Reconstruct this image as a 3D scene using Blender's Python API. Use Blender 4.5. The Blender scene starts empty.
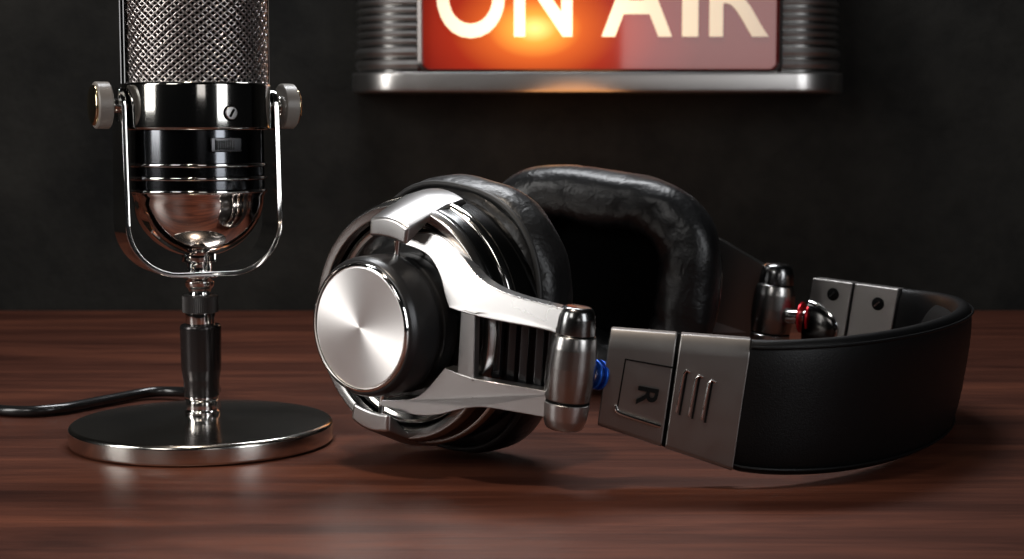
import bpy, bmesh, random
from math import *
from mathutils import Vector, Matrix, noise
random.seed(4)
S = bpy.context.scene
COL = S.collection
WM = {}                                   # world matrices of the objects built

# ------------------------------------------------------------------ helpers
def V(*a): return Vector(a)
def frame(o, x, y, z):
    M = Matrix.Identity(4)
    for i, c in enumerate((x, y, z)):
        c = Vector(c).normalized()
        for r in range(3): M[r][i] = c[r]
    for r in range(3): M[r][3] = o[r]
    return M
def az(deg, tilt=0):
    a = radians(deg); t = radians(tilt)
    return V(cos(a)*cos(t), sin(a)*cos(t), -sin(t))

def thing(name, label, cat, loc=(0, 0, 0), group=None):
    o = bpy.data.objects.new(name, None); COL.objects.link(o)
    o.empty_display_size = .02
    o.location = loc; o['label'] = label; o['category'] = cat
    if group: o['group'] = group
    WM[o] = Matrix.Translation(loc)
    return o

def obj(name, bm, mat, parent=None, M=None, smooth=True, bevel=0, seg=2, label=None, ang=35, sub=0):
    bmesh.ops.recalc_face_normals(bm, faces=bm.faces)
    me = bpy.data.meshes.new(name); bm.to_mesh(me); bm.free()
    mats = mat if isinstance(mat, (list, tuple)) else [mat]
    for m in mats: me.materials.append(m)
    o = bpy.data.objects.new(name, me); COL.objects.link(o)
    M = M or Matrix.Identity(4)
    WM[o] = M.copy()
    if parent:
        o.parent = parent
        o.matrix_basis = WM[parent].inverted() @ M
    else:
        o.matrix_basis = M
    if smooth:
        for p in me.polygons: p.use_smooth = True
        me.set_sharp_from_angle(angle=radians(ang))
    if bevel:
        b = o.modifiers.new('bevel', 'BEVEL'); b.width = bevel; b.segments = seg
        b.limit_method = 'ANGLE'; b.angle_limit = radians(38); b.harden_normals = False
        for p in me.polygons: p.use_smooth = True
        me.set_sharp_from_angle(angle=radians(180))
        w = o.modifiers.new('wn', 'WEIGHTED_NORMAL'); w.keep_sharp = False
    if sub:
        s = o.modifiers.new('sub', 'SUBSURF'); s.levels = sub; s.render_levels = sub
    if label: o['label'] = label
    return o

def lathe(prof, n=72, bm=None, M=None, closed=False):
    """revolve (radius, height) pairs round local Z"""
    bm = bm or bmesh.new()
    M = M or Matrix.Identity(4)
    rings = []
    for r, z in prof:
        if r < 1e-6: rings.append([bm.verts.new(M @ V(0, 0, z))])
        else: rings.append([bm.verts.new(M @ V(r*cos(2*pi*i/n), r*sin(2*pi*i/n), z)) for i in range(n)])
    pr = list(zip(rings[:-1], rings[1:]))
    if closed: pr.append((rings[-1], rings[0]))
    for a, b in pr:
        for i in range(n):
            j = (i+1) % n
            if len(a) == 1 and len(b) == 1: continue
            if len(a) == 1: bm.faces.new((a[0], b[i], b[j]))
            elif len(b) == 1: bm.faces.new((a[i], b[0], a[j]))
            else: bm.faces.new((a[i], b[i], b[j], a[j]))
    return bm

def rounded(pts, r=.0006, k=3):
    """soften the corners of an open lathe profile"""
    out = [Vector(pts[0]).to_2d() if len(pts[0]) > 2 else Vector(pts[0])]
    for a, b, c in zip(pts, pts[1:], pts[2:]):
        a, b, c = Vector(a), Vector(b), Vector(c)
        d1 = min(r, (a-b).length*.45); d2 = min(r, (c-b).length*.45)
        p = b+(a-b).normalized()*d1; q = b+(c-b).normalized()*d2
        for i in range(k+1):
            t = i/k
            out.append(p*(1-t)**2+b*2*t*(1-t)+q*t*t)
    out.append(Vector(pts[-1]))
    return [(v[0], v[1]) for v in out]

def box(x0, x1, y0, y1, z0, z1, bm=None, M=None):
    bm = bm or bmesh.new(); M = M or Matrix.Identity(4)
    v = [bm.verts.new(M @ V(x, y, z)) for x in (x0, x1) for y in (y0, y1) for z in (z0, z1)]
    for f in ((0, 1, 3, 2), (4, 6, 7, 5), (0, 4, 5, 1), (2, 3, 7, 6), (0, 2, 6, 4), (1, 5, 7, 3)):
        bm.faces.new([v[i] for i in f])
    return bm

def loft(rings, bm=None, caps=True, closed=False):
    bm = bm or bmesh.new()
    R = [[bm.verts.new(p) for p in r] for r in rings]
    n = len(R[0])
    pr = list(zip(R[:-1], R[1:]))
    if closed: pr.append((R[-1], R[0]))
    for a, b in pr:
        for i in range(n):
            j = (i+1) % n
            bm.faces.new((a[i], a[j], b[j], b[i]))
    if caps and not closed:
        bm.faces.new(R[0]); bm.faces.new(list(reversed(R[-1])))
    return bm

def prism(pts, z0, z1, bm=None, M=None):
    M = M or Matrix.Identity(4)
    return loft([[M @ V(x, y, z0) for x, y in pts], [M @ V(x, y, z1) for x, y in pts]], bm)

def smooth_poly(pts, k=5, keep=()):
    """closed Catmull-Rom through the outline; indices in keep stay sharp"""
    n = len(pts); out = []
    P = [Vector(p) for p in pts]
    for i in range(n):
        p1, p2 = P[i], P[(i+1) % n]
        p0 = P[i-1] if i not in keep else p1*2-p2
        p3 = P[(i+2) % n] if (i+1) % n not in keep else p2*2-p1
        for s in range(k):
            t = s/k
            q = .5*((2*p1)+(-p0+p2)*t+(2*p0-5*p1+4*p2-p3)*t*t+(-p0+3*p1-3*p2+p3)*t**3)
            out.append((q.x, q.y))
    return out

def crom(P, k=8):
    P = [Vector(p) for p in P]; out = []
    for i in range(len(P)-1):
        p1, p2 = P[i], P[i+1]
        p0 = P[i-1] if i else p1*2-p2
        p3 = P[i+2] if i+2 < len(P) else p2*2-p1
        for s in range(k):
            t = s/k
            out.append(.5*((2*p1)+(-p0+p2)*t+(2*p0-5*p1+4*p2-p3)*t*t+(-p0+3*p1-3*p2+p3)*t**3))
    out.append(P[-1])
    return out

def tube(path, r, n=10, bm=None, caps=True, closed=False):
    bm = bm or bmesh.new()
    P = [Vector(p) for p in path]; rings = []
    up = V(0, 0, 1); N = len(P)
    rad = r if callable(r) else (lambda t: r)
    prev = None
    for i, p in enumerate(P):
        if closed: t = (P[(i+1) % N]-P[i-1]).normalized()
        else: t = (P[min(i+1, N-1)]-P[max(i-1, 0)]).normalized()
        if prev is None:
            a = t.cross(up)
            if a.length < .1: a = t.cross(V(1, 0, 0))
        else: a = prev-t*prev.dot(t)
        a.normalize(); prev = a; b = t.cross(a)
        q = rad(i/(N-1))
        rings.append([p+a*q*cos(2*pi*j/n)+b*q*sin(2*pi*j/n) for j in range(n)])
    return loft(rings, bm, caps, closed)

def text_bm(s, size, off=0, extrude=.0005, font_scale_x=1.0, spacing=1.0):
    c = bpy.data.curves.new('t', 'FONT'); c.body = s; c.size = size; c.offset = off
    c.extrude = extrude; c.align_x = 'CENTER'; c.align_y = 'CENTER'; c.resolution_u = 6
    c.space_character = spacing
    o = bpy.data.objects.new('t', c); COL.objects.link(o)
    dg = bpy.context.evaluated_depsgraph_get()
    me = bpy.data.meshes.new_from_object(o.evaluated_get(dg))
    bm = bmesh.new(); bm.from_mesh(me)
    bpy.data.objects.remove(o); bpy.data.meshes.remove(me)
    for v in bm.verts: v.co.x *= font_scale_x
    return bm

# ------------------------------------------------------------------ materials
def mat(name, col=(.5, .5, .5), metal=0, rough=.4, spec=.5, coat=0, coat_rough=.05, aniso=0, noise_rough=None, bump=None, tangent=None, emit=None):
    m = bpy.data.materials.new(name); m.use_nodes = True
    nt = m.node_tree; b = nt.nodes['Principled BSDF']
    b.inputs['Base Color'].default_value = (*col, 1)
    b.inputs['Metallic'].default_value = metal
    b.inputs['Roughness'].default_value = rough
    b.inputs['Specular IOR Level'].default_value = spec
    b.inputs['Coat Weight'].default_value = coat
    b.inputs['Coat Roughness'].default_value = coat_rough
    if aniso:
        b.inputs['Anisotropic'].default_value = aniso
        tg = nt.nodes.new('ShaderNodeTangent'); tg.direction_type = 'RADIAL'; tg.axis = tangent or 'Z'
        nt.links.new(tg.outputs[0], b.inputs['Tangent'])
    tc = nt.nodes.new('ShaderNodeTexCoord')
    if noise_rough:
        sc, lo, hi = noise_rough
        n = nt.nodes.new('ShaderNodeTexNoise'); n.inputs['Scale'].default_value = sc; n.inputs['Detail'].default_value = 5
        mr = nt.nodes.new('ShaderNodeMapRange'); mr.inputs['To Min'].default_value = lo; mr.inputs['To Max'].default_value = hi
        nt.links.new(tc.outputs['Object'], n.inputs['Vector']); nt.links.new(n.outputs[0], mr.inputs[0])
        nt.links.new(mr.outputs[0], b.inputs['Roughness'])
    if bump:
        sc, st, dist = bump
        n = nt.nodes.new('ShaderNodeTexNoise'); n.inputs['Scale'].default_value = sc; n.inputs['Detail'].default_value = 8
        bp = nt.nodes.new('ShaderNodeBump'); bp.inputs['Strength'].default_value = st; bp.inputs['Distance'].default_value = dist
        nt.links.new(tc.outputs['Object'], n.inputs['Vector']); nt.links.new(n.outputs[0], bp.inputs['Height'])
        nt.links.new(bp.outputs[0], b.inputs['Normal'])
    if emit:
        b.inputs['Emission Color'].default_value = (*emit[0], 1); b.inputs['Emission Strength'].default_value = emit[1]
    return m

chrome = mat('chrome', (.80, .79, .77), 1, .07, noise_rough=(40, .05, .11))
nickel = mat('polished_nickel', (.62, .60, .57), 1, .1, noise_rough=(25, .07, .14))
black_chrome = mat('black_chrome', (.05, .05, .052), 1, .12)
gloss_black = mat('gloss_black_enamel', (.012, .012, .013), 0, .12, coat=.6)
satin = mat('satin_aluminium', (.50, .49, .485), 1, .3, noise_rough=(60, .24, .34))
satin_dark = mat('satin_gunmetal', (.42, .41, .40), 1, .2)
spun = mat('spun_aluminium', (.97, .95, .94), 1, .48, aniso=.75)
knob_black = mat('knob_satin_black', (.022, .022, .023), .3, .3)
blackpl = mat('satin_black_plastic', (.012, .012, .013), 0, .32, noise_rough=(50, .28, .4))
rubber = mat('black_rubber', (.01, .01, .01), 0, .55)
cablem = mat('cable_rubber', (.012, .012, .012), 0, .25, coat=.3)
ivory = mat('ivory_plastic', (.26, .235, .21), 0, .35, bump=(900, .15, .0004))
pad_cloth = mat('headband_lining', (.0035, .0035, .0035), 0, .8, spec=.15)
cloth = mat('speaker_cloth', (.002, .002, .002), 0, 1, spec=0)
blue = mat('blue_anodised', (.01, .10, .55), .6, .25)
red = mat('red_anodised', (.55, .01, .02), .6, .25)
inkm = mat('dark_ink', (.004, .004, .004), 0, .9, spec=.1)
wire = mat('grille_wire', (.50, .47, .46), 1, .28)
leather_band = mat('black_headband_leather', (.0022, .0022, .0024), 0, .45, spec=.22, bump=(1400, .25, .0006))

def leather():
    m = mat('wrinkled_black_leather', (.006, .006, .0064), 0, .36, spec=.5)
    nt = m.node_tree; b = nt.nodes['Principled BSDF']; tc = [n for n in nt.nodes if n.type == 'TEX_COORD'][0]
    n1 = nt.nodes.new('ShaderNodeTexVoronoi'); n1.inputs['Scale'].default_value = 420
    n2 = nt.nodes.new('ShaderNodeTexNoise'); n2.inputs['Scale'].default_value = 120; n2.inputs['Detail'].default_value = 6; n2.inputs['Distortion'].default_value = .8
    mx = nt.nodes.new('ShaderNodeMath'); mx.operation = 'MULTIPLY_ADD'; mx.inputs[1].default_value = .12
    bp = nt.nodes.new('ShaderNodeBump'); bp.inputs['Strength'].default_value = .34; bp.inputs['Distance'].default_value = .002
    nt.links.new(tc.outputs['Object'], n1.inputs['Vector']); nt.links.new(tc.outputs['Object'], n2.inputs['Vector'])
    nt.links.new(n1.outputs['Distance'], mx.inputs[0]); nt.links.new(n2.outputs[0], mx.inputs[2])
    nt.links.new(mx.outputs[0], bp.inputs['Height']); nt.links.new(bp.outputs[0], b.inputs['Normal'])
    return m
pad_leather = leather()

def wood():
    m = bpy.data.materials.new('mahogany_wood'); m.use_nodes = True
    nt = m.node_tree; b = nt.nodes['Principled BSDF']; L = nt.links
    tc = nt.nodes.new('ShaderNodeTexCoord')
    mp = nt.nodes.new('ShaderNodeMapping'); mp.inputs['Scale'].default_value = (1.1, 9, 9)
    n1 = nt.nodes.new('ShaderNodeTexNoise'); n1.inputs['Scale'].default_value = 3.2; n1.inputs['Detail'].default_value = 9; n1.inputs['Roughness'].default_value = .62; n1.inputs['Distortion'].default_value = .9
    mp2 = nt.nodes.new('ShaderNodeMapping'); mp2.inputs['Scale'].default_value = (5, 170, 170)
    n2 = nt.nodes.new('ShaderNodeTexNoise'); n2.inputs['Scale'].default_value = 3; n2.inputs['Detail'].default_value = 4
    cr = nt.nodes.new('ShaderNodeValToRGB')
    e = cr.color_ramp.elements
    e[0].position = .30; e[0].color = (.030, .0085, .0050, 1)
    e[1].position = .75; e[1].color = (.150, .047, .024, 1)
    x = e.new(.5); x.color = (.072, .0225, .0130, 1)
    mix = nt.nodes.new('ShaderNodeMix'); mix.data_type = 'RGBA'; mix.blend_type = 'MULTIPLY'; mix.inputs['Factor'].default_value = .55
    cr2 = nt.nodes.new('ShaderNodeValToRGB'); cr2.color_ramp.elements[0].position = .35; cr2.color_ramp.elements[0].color = (.48, .44, .42, 1); cr2.color_ramp.elements[1].position = .6
    L.new(tc.outputs['Object'], mp.inputs[0]); L.new(mp.outputs[0], n1.inputs['Vector']); L.new(n1.outputs[0], cr.inputs[0])
    L.new(tc.outputs['Object'], mp2.inputs[0]); L.new(mp2.outputs[0], n2.inputs['Vector']); L.new(n2.outputs[0], cr2.inputs[0])
    L.new(cr.outputs[0], mix.inputs[6]); L.new(cr2.outputs[0], mix.inputs[7])
    L.new(mix.outputs[2], b.inputs['Base Color'])
    mr = nt.nodes.new('ShaderNodeMapRange'); mr.inputs['To Min'].default_value = .36; mr.inputs['To Max'].default_value = .5
    L.new(n1.outputs[0], mr.inputs[0]); L.new(mr.outputs[0], b.inputs['Roughness'])
    b.inputs['Specular IOR Level'].default_value = .2
    bp = nt.nodes.new('ShaderNodeBump'); bp.inputs['Strength'].default_value = .25; bp.inputs['Distance'].default_value = .0006
    L.new(n2.outputs[0], bp.inputs['Height']); L.new(bp.outputs[0], b.inputs['Normal'])
    return m
woodm = wood()

def wallmat():
    m = bpy.data.materials.new('dark_plaster'); m.use_nodes = True
    nt = m.node_tree; b = nt.nodes['Principled BSDF']; L = nt.links
    tc = nt.nodes.new('ShaderNodeTexCoord')
    n1 = nt.nodes.new('ShaderNodeTexNoise'); n1.inputs['Scale'].default_value = 7; n1.inputs['Detail'].default_value = 12; n1.inputs['Roughness'].default_value = .7
    cr = nt.nodes.new('ShaderNodeValToRGB'); e = cr.color_ramp.elements
    e[0].position = .35; e[0].color = (.0035, .0034, .0030, 1); e[1].position = .72; e[1].color = (.022, .0205, .0175, 1)
    L.new(tc.outputs['Object'], n1.inputs['Vector']); L.new(n1.outputs[0], cr.inputs[0]); L.new(cr.outputs[0], b.inputs['Base Color'])
    b.inputs['Roughness'].default_value = .85; b.inputs['Specular IOR Level'].default_value = .2
    bp = nt.nodes.new('ShaderNodeBump'); bp.inputs['Strength'].default_value = .35; bp.inputs['Distance'].default_value = .01
    L.new(n1.outputs[0], bp.inputs['Height']); L.new(bp.outputs[0], b.inputs['Normal'])
    return m
wallm = wallmat()

# ------------------------------------------------------------------ camera
cam = bpy.data.cameras.new('camera'); co = bpy.data.objects.new('camera', cam); COL.objects.link(co)
co.location = (0, 0, .156); co.rotation_euler = (radians(90-5.4), 0, 0)
cam.sensor_width = 36; cam.lens = 36*1637/1024; cam.clip_start = .01
cam.dof.use_dof = True; cam.dof.focus_distance = .76; cam.dof.aperture_fstop = 16
S.camera = co

# ------------------------------------------------------------------ setting
WY = 1.376
w = obj('wall_back', box(-2.2, 2.2, WY, WY+.1, -.75, 1.9), wallm, smooth=False); w['kind'] = 'structure'
fl = obj('floor', box(-2.2, 2.2, -2.0, WY, -.80, -.75), mat('dark_floor', (.02, .018, .016), 0, .6, bump=(30, .1, .002)), smooth=False); fl['kind'] = 'structure'
t = thing('desk', 'reddish brown mahogany desk with horizontal grain reaching the dark wall', 'desk', (0, .6, -.75))
obj('tabletop', box(-1.2, 1.2, .12, WY-.0005, -.04, 0), woodm, t, bevel=.003)
for x in (-1.1, 1.1):
    for y in (.22, 1.28):
        obj('leg', box(x-.04, x+.04, y-.04, y+.04, -.75, -.04), woodm, t, bevel=.004)

# ------------------------------------------------------------------ ON AIR sign
def sign():
    x0, x1, z0, z1, d, r = -.127, .266, .1817, .332, .072, .042
    cx = (x0+x1)/2; yf = WY-d
    T = thing('on_air_sign', 'chrome wall sign with glowing red panel reading ON AIR', 'sign', (cx, WY, z0))
    def plan(o=0):
        pts = [(x0-o, WY)]
        for i in range(17):
            a = pi+pi/2*i/16; pts.append((x0+r+(r+o)*cos(a), yf+r+(r+o)*sin(a)))
        for i in range(17):
            a = -pi/2+pi/2*i/16; pts.append((x1-r+(r+o)*cos(a), yf+r+(r+o)*sin(a)))
        pts.append((x1+o, WY)); return pts
    # housing core, sits behind bezel
    def shell(o, za, zb):
        return loft([[V(x, y, za) for x, y in plan(o)], [V(x, y, zb) for x, y in plan(o)]])
    sm = mat('sign_chrome', (.60, .58, .56), 1, .3, noise_rough=(30, .24, .36))
    sd = mat('sign_dark_metal', (.16, .155, .15), 1, .3)
    # housing, with an open window in its front: build as left part, right part and back
    hb = bmesh.new()
    px0, px1, pz0, pz1 = -.0745, .2135, .1965, .317
    pl = plan(-.004)
    left = [p for p in pl if p[0] < px0]; right = [p for p in pl if p[0] > px1]
    lp = [(px0, WY)]+left+[(px0, yf+.004)]
    rp = [(px1, yf+.004)]+right+[(px1, WY)]
    prism(lp, z0+.004, z1-.004, hb); prism(rp, z0+.004, z1-.004, hb)
    box(px0, px1, WY-.03, WY, z0+.004, z1-.004, hb)
    obj('housing', hb, sd, T)
    # rails below and above window run the whole width
    def rail(za, zb, lip):
        prof = rounded([(0, za), (lip, za), (lip, zb), (0, zb)], .0025, 3)
        # sweep profile (offset, z) round the plan
        rings = [[V(p[0], p[1], z) for p in plan(o)] for o, z in prof]
        bm = bmesh.new()
        rows = [[bm.verts.new(v) for v in ring] for ring in rings]
        for a, b in zip(rows, rows[1:]):
            for i in range(len(a)-1): bm.faces.new((a[i], a[i+1], b[i+1], b[i]))
        bm.faces.new(rows[0]); bm.faces.new(list(reversed(rows[-1])))
        return bm
    obj('frame_rail', rail(z0, .1975, .003), sm, T)
    obj('frame_rail', rail(.3165, z1, .003), sm, T)
    # fluted ribs on both ends
    def rib(side, z, rr):
        pts = plan(-.0035)
        if side < 0: pp = [p for p in pts if p[0] <= px0]+[(px0, yf+.0035)]
        else: pp = [(px1, yf+.0035)]+[p for p in pts if p[0] >= px1]
        return tube([(x, y, z) for x, y in pp], rr, 10)
    for s in (-1, 1):
        n = 0
        for z, rr in ((.2035, .0042), (.213, .0042)):
            obj('rib', rib(s, z, rr), sm, T)
        z = .2215
        while z < .314:
            obj('rib', rib(s, z, .0024), sm, T); z += .0062
    # window bezel: rounded rectangle tube
    def rrect(ax0, ax1, az0, az1, rad, y, k=8):
        P = []
        for (cx_, cz_, a0) in ((ax0+rad, az0+rad, pi), (ax1-rad, az0+rad, 1.5*pi), (ax1-rad, az1-rad, 0), (ax0+rad, az1-rad, pi/2)):
            for i in range(k+1):
                a = a0+pi/2*i/k; P.append(V(cx_+rad*cos(a), y, cz_+rad*sin(a)))
        return P
    A = rrect(-.0745, .2135, .1965, .3175, .009, yf-.001); B = rrect(-.0715, .2105, .1993, .3147, .007, yf-.002)
    Cc = rrect(-.0705, .2095, .2003, .3137, .006, yf+.006)
    A2 = rrect(-.0745, .2135, .1965, .3175, .009, yf+.006)
    obj('bezel', loft([A2, A, B, Cc], caps=False), mat('bezel_metal', (.12, .11, .105), 1, .25), T)
    # glass panel; backlight hot spot painted as an emission gradient, no lamp behind
    m = bpy.data.materials.new('red_lit_glass'); m.use_nodes = True
    nt = m.node_tree; b = nt.nodes['Principled BSDF']; L = nt.links
    b.inputs['Base Color'].default_value = (.16, .012, .008, 1); b.inputs['Roughness'].default_value = .12
    b.inputs['Coat Weight'].default_value = 1.0; b.inputs['Coat Roughness'].default_value = .04; b.inputs['Coat IOR'].default_value = 1.9
    tc = nt.nodes.new('ShaderNodeTexCoord')
    def ball(cx_, cz_, rx, rz):
        mp = nt.nodes.new('ShaderNodeMapping'); mp.vector_type = 'TEXTURE'
        mp.inputs['Location'].default_value = (cx_, 0, cz_); mp.inputs['Scale'].default_value = (rx, 10, rz)
        g = nt.nodes.new('ShaderNodeTexGradient'); g.gradient_type = 'SPHERICAL'
        L.new(tc.outputs['Object'], mp.inputs[0]); L.new(mp.outputs[0], g.inputs[0]); return g
    g1 = ball(.018, .232, .135, .085)
    cr = nt.nodes.new('ShaderNodeValToRGB'); e = cr.color_ramp.elements
    e[0].position = 0; e[0].color = (.085, .004, .003, 1)
    e[1].position = 1; e[1].color = (3.2, 1.9, .55, 1)
    for p, c in ((.25, (.19, .009, .006, 1)), (.5, (.48, .034, .010, 1)), (.72, (1.1, .20, .03, 1)), (.87, (1.9, .75, .10, 1))):
        q = e.new(p); q.color = c
    L.new(g1.outputs[0], cr.inputs[0]); L.new(cr.outputs[0], b.inputs['Emission Color'])
    b.inputs['Emission Strength'].default_value = .75
    gp = [(v.x, v.z) for v in rrect(-.072, .211, .199, .315, .007, 0)]
    MG = Matrix.Translation((0, yf+.006, 0))
    gm = loft([[V(x, 0, z) for x, z in gp], [V(x, .003, z) for x, z in gp]])
    G = obj('glass_panel', gm, m, T, M=MG, label='glowing red glass panel')
    # letters, the same hot spot painted into their emission
    lm = bpy.data.materials.new('lit_letters'); lm.use_nodes = True
    nt = lm.node_tree; b = nt.nodes['Principled BSDF']; L = nt.links
    b.inputs['Base Color'].default_value = (.75, .66, .52, 1); b.inputs['Roughness'].default_value = .3
    tc = nt.nodes.new('ShaderNodeTexCoord')
    mp = nt.nodes.new('ShaderNodeMapping'); mp.vector_type = 'TEXTURE'
    mp.inputs['Location'].default_value = (.018, 0, .232); mp.inputs['Scale'].default_value = (.19, 10, .13)
    g = nt.nodes.new('ShaderNodeTexGradient'); g.gradient_type = 'SPHERICAL'
    cr = nt.nodes.new('ShaderNodeValToRGB'); e = cr.color_ramp.elements
    e[0].color = (.40, .26, .18, 1); e[1].color = (3, 2.6, 1.5, 1); q = e.new(.5); q.color = (1.05, .80, .50, 1)
    L.new(tc.outputs['Object'], mp.inputs[0]); L.new(mp.outputs[0], g.inputs[0]); L.new(g.outputs[0], cr.inputs[0])
    L.new(cr.outputs[0], b.inputs['Emission Color']); b.inputs['Emission Strength'].default_value = .6
    y_ = yf+.0055
    cap = .0635; zb = .2255
    def letter(s, xa, xb):
        bm = text_bm(s, .09, .0016, .0005)
        xs = [v.co.x for v in bm.verts]; ys = [v.co.y for v in bm.verts]
        a, b_, c, d_ = min(xs), max(xs), min(ys), max(ys)
        ov = .0012 if s == 'O' else 0
        for v in bm.verts:
            X = xa+(v.co.x-a)/(b_-a)*(xb-xa); Z = zb-ov+(v.co.y-c)/(d_-c)*(cap+2*ov)
            v.co = V(X, -v.co.z, Z)
        obj('letter', bm, lm, G, M=Matrix.Translation((0, y_, 0)), smooth=False)
    for s, a, b_ in (('O', 437, 505), ('N', 514, 572), ('A', 601, 671), ('I', 681, 697), ('R', 708, 767)):
        letter(s, (a-512)*.000797, (b_-512)*.000797)
    return T
sign()

# ------------------------------------------------------------------ microphone
def microphone():
    cx, cy = -.1533, .80
    T = thing('microphone', 'vintage chrome studio microphone with woven grille on a round desk stand', 'microphone', (cx, cy, 0))
    O = Matrix.Translation((cx, cy, 0))
    th = radians(27)
    AX = V(cos(th), sin(th), 0); PY = V(-sin(th), cos(th), 0)    # yoke axis, right end away from viewer
    F = frame((cx, cy, 0), AX, PY, (0, 0, 1))
    # base
    base = obj('base', lathe(rounded([(0, 0), (.0630, 0), (.0645, .0012), (.0645, .0088), (.0632, .0102), (.0610, .0104)]+[(.061*(1-k/10), .0104+.0034*(1-(1-k/10)**2)) for k in range(1, 11)], .0008, 3), 128), mat('base_nickel', (.66, .64, .60), 1, .16, noise_rough=(20, .13, .2)), T, O, ang=60)
    # stem pieces
    obj('stem_collar', lathe(rounded([(0, .0115), (.0088, .0120), (.0088, .0155), (.0078, .0160), (.0078, .0205), (.0085, .0215), (.0085, .0232), (0, .0235)], .0005), 64), chrome, T, O)
    obj('stem', lathe(rounded([(0, .0225), (.0086, .0225), (.0088, .0310), (.0098, .0365), (.0101, .0570), (.0095, .0584), (0, .0586)], .0010), 64), mat('stem_black_metal', (.055, .05, .05), .7, .22), T, O)
    obj('stem_sleeve', lathe(rounded([(0, .0584), (.0072, .0584), (.0072, .0650), (0, .0650)], .0005), 48), chrome, T, O)
    # knurled collar
    bm = bmesh.new(); n = 120
    rings = []
    for z, rr in ((.0640, .0074), (.0645, .0085), (.0724, .0085), (.0730, .0074)):
        rings.append([V((rr+(.00028 if i % 2 else 0)*(rr > .008))*cos(2*pi*i/n), (rr+(.00028 if i % 2 else 0)*(rr > .008))*sin(2*pi*i/n), z) for i in range(n)])
    loft(rings, bm)
    obj('knurled_collar', bm, mat('knurl_dark', (.10, .097, .095), .8, .4), T, O, ang=20)
    # swivel joint
    sw = obj('swivel_joint', lathe(rounded([(0, .0728), (.0055, .0728), (.0048, .0750), (.0068, .0772), (.0072, .0795), (.0050, .0812), (.0050, .0822), (0, .0822)], .0005), 48), chrome, T, O)
    obj('ball', lathe([(0.0058*sin(pi*i/14), .0772-0.0058*cos(pi*i/14)) for i in range(15)], 32), chrome, sw, O)
    # post between yoke and body
    obj('mounting_post', lathe(rounded([(0, .0815), (.0086, .0815), (.0086, .0832), (.0058, .084), (.0058, .0885), (.0085, .0895), (.0085, .095), (0, .0952)], .0005), 48), chrome, T, O)
    # yoke: flat strip U
    hw, zt, zb, R = .0376, .1655, .0840, .0250
    P = [(-hw, zt)]
    for i in range(29):
        a = pi+pi/2*i/28; P.append((-hw+R+R*cos(a), zb+R+R*sin(a)))
    for i in range(29):
        a = 1.5*pi+pi/2*i/28; P.append((hw-R+R*cos(a), zb+R+R*sin(a)))
    P.append((hw, zt))
    rings = []
    for i, (x, z) in enumerate(P):
        a = Vector(P[max(i-1, 0)]); b = Vector(P[min(i+1, len(P)-1)]); tn = (b-a).normalized(); nn = Vector((tn.y, -tn.x))
        wd = .0122*(1-.25*(i in (0, len(P)-1))); tk = .0012
        rings.append([V(x+nn.x*s*tk, q*wd, z+nn.y*s*tk) for s, q in ((-1, -1), (1, -1), (1, 1), (-1, 1))])
    Y = obj('yoke', loft(rings), chrome, T, F, bevel=.0003)
    for s in (-1, 1):   # rounded eyes at strip ends, screws and ivory thumb knobs
        K = F @ Matrix.Translation((s*hw, 0, .1652)) @ Matrix.Rotation(s*pi/2, 4, 'Y')
        obj('yoke_eye', lathe(rounded([(0, -.0012), (.0085, -.0012), (.0085, .0012), (0, .0012)], .0003), 40), chrome, Y, K)
        obj('screw_shaft', lathe(rounded([(0, -.0065), (.0068, -.0065), (.0068, -.0035), (.0040, -.0030), (.0034, .0030), (.0052, .0036), (.0052, .0052), (0, .0052)], .0005), 32), chrome, Y, K)
        kn = bmesh.new(); n = 96; rings = []
        for z, rr in ((.0048, .0102), (.0054, .0110), (.0112, .0110), (.0118, .0104)):
            rings.append([V((rr+(.00015 if i % 2 else 0))*cos(2*pi*i/n), (rr+(.00015 if i % 2 else 0))*sin(2*pi*i/n), z) for i in range(n)])
        loft(rings, kn)
        kb = obj('thumb_knob', kn, ivory, T, K, label='ivory thumb knob')
        obj('knob_cap', lathe(rounded([(0, .0116), (.0096, .0116), (.0096, .0126), (.0088, .0132), (0, .0136)], .0004), 64), mat('brass_cap', (.72, .60, .38), 1, .15), kb, K, label='brass coloured cap')
    # body: dome with rings
    dome = [(0, .0917)]
    for i in range(1, 15):
        a = pi/2*i/14; dome.append((.0318*sin(a), .1215-.0298*cos(a)))
    body = dome+[(.0325, .1225), (.0325, .1240)]
    D = obj('lower_dome', lathe(body, 96), mat('dome_chrome', (.82, .74, .70), 1, .05), T, O, ang=60)
    zz = .1228; prof = [(.030, zz)]
    for z in (.1243, .1306, .1369):
        prof += [(.0323, z-.0012), (.0331, z-.0007), (.0331, z+.0005), (.0323, z+.0010)]
    prof += [(.0321, .1545), (.028, .1545)]
    B = obj('body', lathe(prof, 96), mat('body_black_chrome', (.12, .125, .135), 1, .13), T, O, ang=50)
    for z in (.1243, .1306, .1369):
        obj('ring', lathe(rounded([(.032, z-.0010), (.0335, z-.0008), (.0335, z+.0006), (.032, z+.0008)], .0003), 96), chrome, B, O, label='raised chrome ring')
    # switch on the body front: to the right of centre
    a = radians(-90+34)-.0
    SW = O @ Matrix.Rotation(a+pi/2, 4, 'Z')
    bm = box(-.0078, .0078, -.0345, -.031, .1432, .1500)
    ss = obj('switch_plate', bm, black_chrome, B, SW, bevel=.0004)
    bm = bmesh.new()
    for i in range(7): box(-.0052+i*.0012, -.0046+i*.0012, -.0362, -.034, .1444, .1488, bm)
    box(-.0056, .0036, -.0354, -.034, .1440, .1492, bm)
    obj('switch_slider', bm, gloss_black, ss, SW, bevel=.0001, seg=1)
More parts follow.
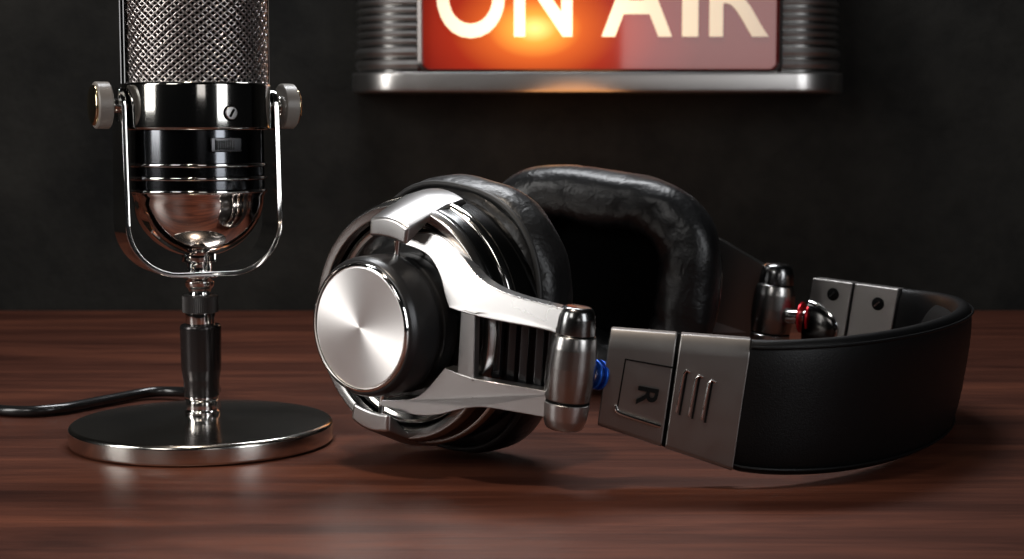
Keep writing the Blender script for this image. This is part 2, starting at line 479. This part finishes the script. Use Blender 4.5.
    # collar band
    Cc = obj('collar_band', lathe(rounded([(.030, .1535), (.0352, .1535), (.0358, .1545), (.0358, .1750), (.0352, .1760), (.030, .1760)], .0005), 96), mat('collar_chrome', (.55, .54, .51), 1, .09), T, O, ang=50)
    K = O @ Matrix.Rotation(radians(37), 4, 'Z') @ Matrix.Translation((0, -.0359, .1615)) @ Matrix.Scale(1.2, 4) @ Matrix.Rotation(pi/2, 4, 'X')
    sc = obj('screw', lathe(rounded([(.0026, -.0006), (.0026, .0006), (.0023, .0008), (0, .0008)], .0001), 32), satin, Cc, K)
    obj('screw_slot', box(-.0017, .0017, -.0004, .0004, .0006, .0012, M=Matrix.Rotation(radians(60), 4, 'Z')), inkm, sc, K, smooth=False)
    obj('screw_rim', lathe([(.0026, -.0004), (.0026, .0004), (.0032, .0003), (.0032, -.0004)], 32), inkm, sc, K)
    # grille
    z0, z1, R0 = .1755, .245, .0338
    core = obj('grille_core', lathe([(0, z0), (.0322, z0), (.0322, z1), (0, z1)], 64), mat('grille_inside', (.008, .008, .008), 0, .8), T, O)
    bm = bmesh.new(); N = 58; H = z1-z0; pitch = 2*pi*R0/N
    turns = H/(2*pi*R0)*1.25
    steps = int(H/.00085)
    for fam in (-1, 1):
        for k in range(N):
            path = []
            for s in range(steps+1):
                t_ = s/steps
                ang = 2*pi*k/N+fam*turns*2*pi*t_
                # crossings happen every half pitch in angle
                ph = (turns*2*pi*t_)/(2*pi/N)*2*pi
                rr = R0+fam*.00032*cos(ph+(pi if k % 2 else 0))
                path.append(V(rr*cos(ang), rr*sin(ang), z0+H*t_))
            tube(path, .00062, 5, bm, caps=False)
    obj('grille', bm, wire, T, O, ang=180)
    for s in (-1, 1):
        g = bmesh.new()
        for q in (-1, 1):
            a = (0 if s > 0 else pi)+q*.10
            path = [(.0352*cos(a), .0352*sin(a), z0), (.0352*cos(a), .0352*sin(a), z1+.002)]
            tube(path, .0009, 10, g)
        box(s*.0340, s*.0350, -.003, .003, z0, z1+.001, g)
        obj('grille_strut', g, black_chrome, core, F)
    obj('top_band', lathe(rounded([(.030, z1), (.0358, z1), (.0358, z1+.008), (.030, z1+.008)], .0006), 96), chrome, T, O)
    obj('top_dome', lathe([(.0345, z1+.0075)]+[(.0345*cos(pi/2*i/12), z1+.0078+.022*sin(pi/2*i/12)) for i in range(1, 13)], 96), chrome, T, O)
    return T
microphone()

c = obj('microphone_cable', tube(crom([(-.62, .89, .0030), (-.40, .91, .0030), (-.312, .890, .0030), (-.268, .868, .0030), (-.245, .872, .0034), (-.226, .900, .0034), (-.205, .925, .004), (-.178, .912, .006), (-.1595, .870, .014), (-.1545, .830, .023), (-.1533, .8122, .0265)], 12), .0030, 12), cablem)
c['label'] = 'black cable snaking across the desk to the microphone stand'; c['category'] = 'cable'

# ------------------------------------------------------------------ headphones
PV = V(-.0462, .743, .0668)        # pivot of the near cup
H1 = V(.0245, .692, .0530)        # near hinge
H2 = V(.1575, .980, .0500)         # far hinge
P2 = V(.066, .991, .0668)         # pivot of the far cup
HP = thing('headphones', 'black leather and silver over-ear headphones lying on the wooden desk', 'headphones', (.08, .82, 0))

def sup(a, n=2.5):
    c_, s_ = cos(a), sin(a)
    return (abs(c_)**(2/n)*(1 if c_ >= 0 else -1), abs(s_)**(2/n)*(1 if s_ >= 0 else -1))

def ear_cup(P, axis_az, far, cname, tilt=8):
    s = -1 if far else 1
    tdir = az(axis_az-90, tilt)                       # toward headband, dipping
    ain = az(axis_az)*s                               # outside -> ear
    up = (tdir.cross(az(axis_az))).normalized()
    if up.z < 0: up = -up
    y = ain.cross(up)
    M = frame(P, up, y, ain)
    cup = obj('ear_cup', lathe(rounded([(0, -.004), (.036, -.004), (.0445, -.0015), (.0455, .002), (.0475, .003), (.0490, -.005), (.0535, -.0055), (.0552, -.003), (.0558, .003), (.0565, .005), (.0575, .018), (.0570, .024), (0, .026)], .0012, 3), 128), mat('cup_gunmetal', (.10, .10, .10), 1, .2), HP, M, ang=40)
    obj('inner_dish', lathe(rounded([(.034, .0005), (.040, -.0002), (.0455, -.0022), (.0465, -.0035), (.0465, .0), (.036, .003)], .0006), 128, closed=True), nickel, cup, M, label='polished dish round the knob')
    obj('trim_ring', lathe(rounded([(.0480, -.0040), (.0488, -.0075), (.0532, -.0082), (.0548, -.005), (.0548, -.001), (.050, -.001)], .0006), 128, closed=True), satin_dark, cup, M, label='satin silver ring')
    obj('trim_ring', lathe(rounded([(.0550, .003), (.0572, .0035), (.0580, .0065), (.0572, .009), (.055, .009)], .0008), 128, closed=True), nickel, cup, M, label='bright outer ring')
    k = obj('outer_knob', lathe(rounded([(0, -.003), (.0315, -.003), (.0318, -.0120), (.0312, -.0130), (.0312, -.0150), (.0318, -.0160), (.0314, -.0295), (.0298, -.0330), (.0285, -.0330), (0, -.0330)], .0010), 128), knob_black, cup, M, ang=40)
    MD = M @ Matrix.Translation((0, 0, -.0335)) @ Matrix.Diagonal((.975, .975, 1, 1))
    obj('cap_disc', lathe([(0, 0), (.004, 0), (.012, 0), (.020, 0), (.0268, 0), (.0272, 0), (.0280, .0003), (.0284, .0012), (.0284, .003)], 128), spun, k, MD, label='spun silver disc', ang=12)
    obj('disc_rim', lathe(rounded([(.0283, -.0008), (.0292, -.0004), (.0298, .0010), (.0298, .003), (.0283, .003)], .0003), 128, closed=True), chrome, k, MD)
    # pivot clips over the cup edge, top and bottom
    for q in (-1, 1):
        sec = []
        bm = bmesh.new(); rings = []
        for j, (a_, r0, r1, wd) in enumerate(((-.0215, .0405, .0475, .0105), (-.0205, .0395, .0490, .0118), (-.010, .0485, .0535, .0125), (.002, .0545, .0585, .0130), (.013, .0555, .0605, .0130), (.0165, .056, .0590, .0120))):
            ring = []
            for e in range(9):
                b = -1+2*e/8; ring.append(V(q*(r1-.0016*b*b*1.6), b*wd, a_))
            for e in range(9):
                b = 1-2*e/8; ring.append(V(q*(r0-.0010*b*b), b*wd*.96, a_))
            rings.append(ring)
        loft(rings, bm)
        obj('pivot_clip', bm, satin, cup, M, bevel=.0007)
        obj('pivot_pin', lathe([(0, 0), (.0014, 0), (.0014, .016), (0, .016)], 16), chrome, cup, M @ Matrix.Translation((q*.044, 0, -.014)) @ Matrix.Rotation(-q*pi/2, 4, 'Y'))
    # ear pad
    bm = bmesh.new(); NA, NB = 144, 36; rings = []
    hx, hy = (.0640, .0770) if far else (.0654, .0583)
    for i in range(NA):
        a = 2*pi*i/NA; sx, sy = sup(a, 3.0 if far else 2.35)
        out = Vector((sx*hx, sy*hy)); d = out.normalized(); L = out.length
        ring = []
        for j in range(NB):
            b = 2*pi*j/NB; cx_, cz_ = sup(b, 2.4)
            w_ = .0175
            r_ = L-w_+cx_*w_
            z_ = (.0390 if far else .0372)+cz_*.0165
            # soft gathers along the inner side
            k_ = max(0, .35-cx_)*.9
            r_ += .0006*k_*sin(a*37+3*sin(a*5))*(.5+.5*sin(a*3+1))
            nz = noise.noise(V(d.x*4, d.y*4, b*1.3+(7 if far else 0)))
            r_ += nz*.0011; z_ += noise.noise(V(d.x*6+9, d.y*6, b*2))*.0009
            ring.append(V(d.x*r_, d.y*r_, z_))
        rings.append(ring)
    loft(rings, bm, closed=True)
    pad = obj('ear_pad', bm, pad_leather, cup, M, ang=180, label='puffy black leather ear pad')
    # seam piping
    obj('pad_piping', tube([V(sup(2*pi*i/120, 2.5)[0]*(hx-.004), sup(2*pi*i/120, 2.5)[1]*(hy-.004), .0248) for i in range(120)], .0016, 8, closed=True), rubber if not far else nickel, pad if False else cup, M, ang=180)
    obj('driver_cover', lathe([(0, .029), (.048, .029), (.048, .027)], 64), cloth, cup, M)
    return cup
ear_cup(PV, 51, False, 'near', 8)
ear_cup(P2, 62, True, 'far', 7)

UP = [(-0.8, 39.4), (7.9, 42.0), (15.4, 43.0), (22.5, 41.7), (32.5, 36.1), (43.9, 28.7), (57.2, 24.5), (76.5, 21.6), (76.2, 10.0), (69.9, 11.7), (50.5, 12.9), (29.2, 13.0), (26.1, 17.8), (21.3, 26.7), (13.6, 33.7), (0.9, 36.2)]
LO = [(25.5, -20.0), (30.4, -13.2), (42.6, -13.8), (57.4, -13.9), (71.4, -14.4), (78.0, -14.7), (80.6, -25.7), (70.1, -25.9), (54.3, -25.4), (46.0, -26.9), (39.0, -29.9), (27.3, -35.9), (14.7, -39.3), (-2.2, -39.0), (-1.0, -36.4), (14.0, -31.9), (20.7, -26.3)]
def yoke(P, Hn, far):
    d = (Hn-P); s = -1 if far else 1
    g = V(d.x, d.y, 0).normalized(); L = d.length
    tl = radians(7 if not far else 14)
    gd = (g*cos(tl)-V(0, 0, sin(tl)))
    n_ = gd.cross(V(0, 0, 1)).normalized()       # toward viewer side (-Y)
    wd = n_.cross(gd).normalized()
    M = frame(P, gd, wd, n_)
    sc = L/.0785
    mz = -.013 if not far else .013
    def bend(bm):
        # arms swell outward round the knob and run in to the hinge
        for v in bm.verts:
            x = v.co.x
            v.co.z += s*(.0115*exp(-((x-.055)/.025)**2)-.11*max(0, sqrt(v.co.y**2+.00012)-.0109)*(1-.6*max(0, min(1, (x-.06)/.03))))
    Y = None
    for k, O in enumerate((UP, LO)):
        keep = (7, 8, 0, 15, 11) if k == 0 else (1, 5, 6, 13, 14)
        pts = [(x/1000*sc, y/1000) for x, y in smooth_poly(O, 5, keep)]
        bm = bmesh.new()
        # chamfered prism in 4 layers for a sculpted look
        cxs = [Vector(p) for p in pts]
        prism(pts, -.0042, .0042, bm); bend(bm)
        o = obj('yoke_arm', bm, satin, HP, M, bevel=.0011, seg=3, label='upper silver yoke arm' if k == 0 else 'lower silver yoke arm')
        if k == 0: Y = o
    q = [(35.7, 14.0), (43.0, 14.0), (45.6, -15.5), (37.3, -14.5)]
    bm = prism([(x/1000*sc, y/1000) for x, y in q], -.001, .004); bend(bm)
    obj('bridge_plate', bm, satin, HP, M, bevel=.0006)
    bm = bmesh.new()
    for i in range(0 if far else 5):
        x = (.0455+i*.0058)*sc
        prism([(x, .013), (x+.0040, .013), (x+.0056, -.0150), (x+.0016, -.0150)], -.0035, .0002 if i % 2 else .0015, bm)
    prism([(.0400*sc, .014), (.074*sc, .012), (.077*sc, -.017), (.042*sc, -.016)], -.0055, -.003, bm)
    obj('ribbed_panel', bm, gloss_black, HP, M, bevel=.0005)
    if far:
        bm = prism([(.020, .040), (.045*sc, .0315), (.071*sc, .0245), (.076*sc, -.0275), (.045*sc, -.029), (.020, -.040)], -.001, .0062, bm=None)
        bend(bm)
        obj('inner_plate', bm, mat('plate_gunmetal', (.20, .198, .19), 1, .28), HP, M, bevel=.0006)
    # hinge barrel
    MH = frame(M @ V(.0790*sc, .0002-.0036 if not far else .0012, 0), gd, n_*-1, wd)
    MH = frame(M @ V(.0790*sc, .0002-.0036 if not far else .0012, 0), gd, (wd.cross(gd)), wd)
    if far:
        g7 = g*cos(radians(6))-V(0, 0, sin(radians(6))); w7 = n_.cross(g7)
        MH = frame(MH.translation, g7, w7.cross(g7), w7)
    MH = MH @ Matrix.Diagonal((.82, .82, .94, 1) if not far else (.98, .98, .96, 1))
    hb = obj('hinge_barrel', lathe(rounded([(0, -.0152), (.0121, -.0152), (.0130, -.0060), (.0131, .0), (.0126, .0090), (.0115, .0150), (0, .0150)], .0008), 64), satin_dark if False else mat('hinge_metal', (.36, .35, .34), 1, .26), HP, MH)
    obj('hinge_cap', lathe(rounded([(0, .0153), (.0110, .0153), (.0100, .0235), (.0088, .0265), (.0070, .0280), (0, .0280)], .0010), 64), mat('hinge_cap_metal', (.22, .22, .22), 1, .2), hb, MH, label='dark glossy top cap')
    obj('hinge_foot', lathe(rounded([(0, -.0162), (.01228, -.0162), (.0115, -.0240), (.0102, -.0275), (.0090, -.0288), (0, -.0290)], .0008), 64), satin, hb, MH)
    obj('hinge_groove', lathe([(.0100, -.0163), (.0119, -.0163), (.0119, -.0151), (.0100, -.0151)], 64, closed=True), inkm, hb, MH)
    return MH
yoke(PV-az(51)*.013+V(0, 0, .0008), H1, False)
yoke(P2+az(62)*.016, H2, True)

# end blocks, stubs
UD = V(.88, -.47, 0).normalized()
LEAN = tan(radians(8))
def leg_frame(p, azd, tilt):
    d = az(azd, tilt); n_ = d.cross(V(0, 0, 1)).normalized()
    wv = (V(0, 0, 1)+UD*LEAN); wv = (wv-d*wv.dot(d)*0.0)
    wv = wv.normalized()
    return d, n_, wv

def section(c, n_, wv, h, tk, out, ch=.008):
    """block cross-section; out=+1 when outer face looks along n_"""
    pts = [(tk/2, -h+.0015), (tk/2, h-ch), (tk/2-.0055, h), (-tk/2, h), (-tk/2, -h), (tk/2-.0015, -h)]
    return [c+n_*(a*out)+wv*b for a, b in pts]

def blocks(A, azd, zA, zB, hA, hB, far, length):
    out = -1 if far else 1
    d, n_, wv = leg_frame(A, azd, 0)
    n_ = n_                                      # n_ points to the viewer side for both
    def at(t): return V(A.x, A.y, 0)+V(d.x, d.y, 0)*(t*length)+V(0, 0, zA+(zB-zA)*t)
    def hh(t): return hA+(hB-hA)*t
    res = []
    m = mat('block_satin', (.31, .295, .285), 1, .38, noise_rough=(90, .34, .44))
    for k, (t0, t1) in enumerate(((0, .475), (.50, 1.0))):
        ts = [t0, t1]
        b = obj('end_block', loft([section(at(t), n_, wv, hh(t), .0135, out) for t in ts]), m, HP, bevel=.0007, seg=2,
                label=('satin metal block with letter R' if k == 0 else 'satin metal block with three slots') if not far else 'satin metal block with small screw')
        res.append(b)
        tm = (t0+t1)/2
        C_ = at(tm)+n_*(.0135/2)
        slope = (at(1)-at(0)).normalized()
        X = slope; Z = X.cross(wv).normalized()
        if Z.dot(n_) < 0: Z = -Z
        if not far and k == 0:
            MR = frame(C_+wv*-.003+X*.002, -wv, X, Z)
            lw, ll = .0125, .0125
            def rim(a, bb): return a
            obj('engraved_letter', text_bm('R', .0124, .0002, .0002, 1.15), inkm, b, frame(C_+wv*-.0032+X*.0048+Z*.0012, -wv, X, Z), smooth=False, label='black letter R turned on its side')
            # recessed-looking latch outline
            bm = bmesh.new()
            F2 = frame(C_+wv*-.003, X, wv, Z)
            box(-.0066, .0142, .0130, .0136, -.0004, .0003, bm)
            box(-.0068, -.0062, -.0105, .0136, -.0004, .0003, bm)
            obj('latch_outline', bm, inkm, b, F2, smooth=False)
            bm = tube(crom([(-.0075, -.0075, .0004), (-.0060, -.0098, .0010), (.0, -.0110, .0012), (.0130, -.0128, .0008)], 6), .00085, 8)
            obj('latch_lip', bm, chrome, b, F2, label='curved bright latch lip')
        if not far and k == 1:
            for i in range(3):
                F2 = frame(C_+wv*.003+X*(-.0112+i*.0056)+wv*-.0025, X, wv, Z)
                bm = bmesh.new()
                tube([(.0020, .0095-.001*i, .0002), (.0004, .0103-.001*i, .0006), (-.0006, .0085-.001*i, .0006), (-.0010, -.0085-.0005*i, .0004)], .00052, 6, bm)
                sl = obj('slot', box(.0002, .0011, -.0095-.0005*i, .0098-.001*i, -.0005, .00025), inkm, b, F2, smooth=False)
                obj('slot_edge', bm, chrome, sl, F2)
        if far:
            F2 = frame(C_+wv*(.0165 if k == 0 else .0185)+X*(.002 if k == 0 else .003), X, wv, Z) @ Matrix.Scale(1.4, 4)
            sc = obj('screw', lathe(rounded([(.0027, -.0003), (.0027, .0006), (0, .0008)], .0002), 24), inkm, b, F2)
            obj('screw_slot', box(-.0016, .0016, -.00035, .00035, .0006, .0011, M=Matrix.Rotation(.9, 4, 'Z')), chrome, sc, F2, smooth=False)
    return res, at, d, n_, wv

b1, at1, d1, n1, w1 = blocks(V(.0400, .7010, 0), -6, .0478, .0365, .0212, .0288, False, .0590)
b2, at2, d2, n2, w2 = blocks(V(.1790, .9660, 0), -44, .0440, .0340, .0225, .0298, True, .0560)

def stub(a, b, m, name, R):
    a, b = Vector(a), Vector(b); z = (b-a).normalized(); L = (b-a).length
    x = z.cross(V(0, 0, 1)).normalized(); M = frame(a, x, z.cross(x), z)
    o = obj('stalk', lathe(rounded([(0, 0), (.0048, 0), (.0048, L), (0, L)], .0004), 32), chrome, HP, M)
    for t_ in (.42, .66):
        obj('marking_ring', lathe(rounded([(.004, L*t_-.0007), (R, L*t_-.0006), (R, L*t_+.0006), (.004, L*t_+.0007)], .0003), 40, closed=True), m, o, M, label=name)
stub((.0300, .6935, .0505), (.0415, .7005, .0478), blue, 'blue ring', .0066)
stub((.1640, .9700, .0425), (.1830, .9600, .0415), red, 'red ring', .0092)
# rounded stalk housing on the inside of the far block
X = (at2(1)-at2(0)).normalized()
MB = frame(at2(.16)+n2*.0068-w2*.0045, X, n2, w2) @ Matrix.Diagonal((.9, .7, 1.3, 1))
bm = bmesh.new(); rings = []
for i in range(13):
    a = pi/2*i/12; k_ = max(cos(a), .02)
    xx = -.010+.024*sin(a)
    rings.append([V(xx, .0045*k_*cos(2*pi*j/28)*1.2, .0092*k_*sin(2*pi*j/28)) for j in range(28)])
loft(rings, bm)
obj('stalk_housing', bm, mat('housing_metal', (.07, .068, .066), 1, .16), b2[0], MB)
rim_path = [V(-.010+.0245*sin(a), .001+.0035*cos(a)*0, .0097*cos(a)) for a in [pi*i/24 for i in range(25)]]
obj('housing_rim', tube(rim_path, .0007, 8), chrome, b2[0], MB)

# headband
S0 = at1(1.0); S3 = at2(1.0)
A0 = Vector((S0.x, S0.y)); A3 = Vector((S3.x, S3.y))
L1 = .0755
A1 = A0+Vector((d1.x, d1.y)).normalized()*L1; A2 = A3+Vector((d2.x, d2.y)).normalized()*L1
def cen(t):
    p = A0*(1-t)**3+A1*3*t*(1-t)**2+A2*3*t*t*(1-t)+A3*t**3
    z = .0365*(1-t)+.0340*t-.0040*max(0, sin(pi*t))**.6+.0012*sin(pi*t)
    return V(p.x, p.y, z)
def band(t0, t1, n, th_out, th_in, hs, bulge, pw=5, hk=1.0):
    rings = []
    for i in range(n+1):
        t = t0+(t1-t0)*i/n
        c0 = cen(t); e = 1e-3
        tg = (cen(min(t+e, 1))-cen(max(t-e, 0))); tg.z = 0; tg.normalize()
        no = tg.cross(V(0, 0, 1)).normalized()        # outward
        wv = (V(0, 0, 1)+UD*LEAN).normalized()
        h = hs(t)*hk
        ring = []
        for j in range(40):
            a = 2*pi*j/40; sx, sz = sup(a, pw)
            off = (th_out if sx > 0 else th_in)*sx
            ring.append(c0+no*(off+bulge*(1-abs(sz)**2))+wv*(h*sz))
        rings.append(ring)
    return loft(rings)
hs = lambda t: .0288+.0010*t+.0030*max(0, sin(pi*t))**.7
HB = obj('headband', band(0, 1, 90, .0060, .0055, hs, .0008, 3.4), leather_band, HP, ang=60, label='wide black leather headband')
obj('headband_padding', band(.12, .88, 70, .0005, .0125, lambda t: .0262*(min(1, (t-.12)/.06+.5, (.88-t)/.06+.5)), 0, 2.6), pad_cloth, HB, ang=180, label='soft inner padding')
# stitched seams along both edges
def seam(sz):
    pts = []
    for i in range(91):
        t = i/90; c0 = cen(t); e = 1e-3
        tg = (cen(min(t+e, 1))-cen(max(t-e, 0))); tg.z = 0; tg.normalize(); no = tg.cross(V(0, 0, 1)).normalized()
        wv = (V(0, 0, 1)+UD*LEAN).normalized()
        pts.append(c0+no*.0054+wv*(hs(t)*sz))
    return tube(pts, .0007, 6)
obj('edge_seam', seam(.90), leather_band, HB); obj('edge_seam', seam(-.90), leather_band, HB)
# thin metal joint plate between blocks
for (A_, at_, n_, wv, far) in ((1, at1, n1, w1, False), (2, at2, n2, w2, True)):
    bm = loft([section(at_(t), n_, wv, .0225+.0075*t-.0015, .0100, -1 if far else 1) for t in (.465, .51)])
    obj('slider_core', bm, inkm, HP, smooth=False)

# ------------------------------------------------------------------ light
def area(name, loc, target, sx, sy, power, col=(1, 1, 1), spread=180):
    l = bpy.data.lights.new(name, 'AREA'); l.shape = 'RECTANGLE'; l.size = sx; l.size_y = sy
    l.energy = power; l.color = col; l.spread = radians(spread)
    o = bpy.data.objects.new(name, l); COL.objects.link(o); o.location = loc
    o.rotation_euler = (Vector(target)-Vector(loc)).to_track_quat('-Z', 'Y').to_euler()
    return o
area('softbox_left', (-.95, .38, .42), (-.02, .78, .06), .30, .55, 4.6, (1, .98, .95))
area('softbox_front_left', (-.80, -.45, .85), (-.02, .75, .06), .40, .40, 2.8, (1, .97, .94))
area('softbox_right', (.78, .02, .38), (0, .8, .08), .34, .60, 3.0, (.95, .97, 1))
area('softbox_back', (.44, -1.0, .40), (.14, 1.3, .22), .40, .26, .42, (1, .95, .93))
area('rim_top', (-.05, 1.15, .80), (.02, .85, .05), .55, .16, 6.5, (.95, .97, 1))
sp = bpy.data.lights.new('pool', 'SPOT'); sp.energy = 46; sp.spot_size = radians(27); sp.spot_blend = 1; sp.shadow_soft_size = .06; sp.color = (1, .86, .72)
so = bpy.data.objects.new('pool', sp); COL.objects.link(so); so.location = (-.25, .45, 1.25)
so.rotation_euler = (V(-.05, .60, 0)-so.location).to_track_quat('-Z', 'Y').to_euler()
glow_fill = bpy.data.lights.new('sign_glow_fill', 'POINT'); glow_fill.energy = .12; glow_fill.color = (1, .42, .14); glow_fill.shadow_soft_size = .05  # added fill lamp for the warm glow under the sign, no fixture there
bo = bpy.data.objects.new('sign_glow_fill', glow_fill); COL.objects.link(bo); bo.location = (.05, WY-.12, .150)

W = bpy.data.worlds.new('w'); S.world = W; W.use_nodes = True
W.node_tree.nodes['Background'].inputs[0].default_value = (.6, .62, .65, 1)
W.node_tree.nodes['Background'].inputs[1].default_value = .006
S.view_settings.view_transform = 'Standard'
S.view_settings.look = 'None'
S.cycles.use_denoising = True
S.cycles.max_bounces = 8
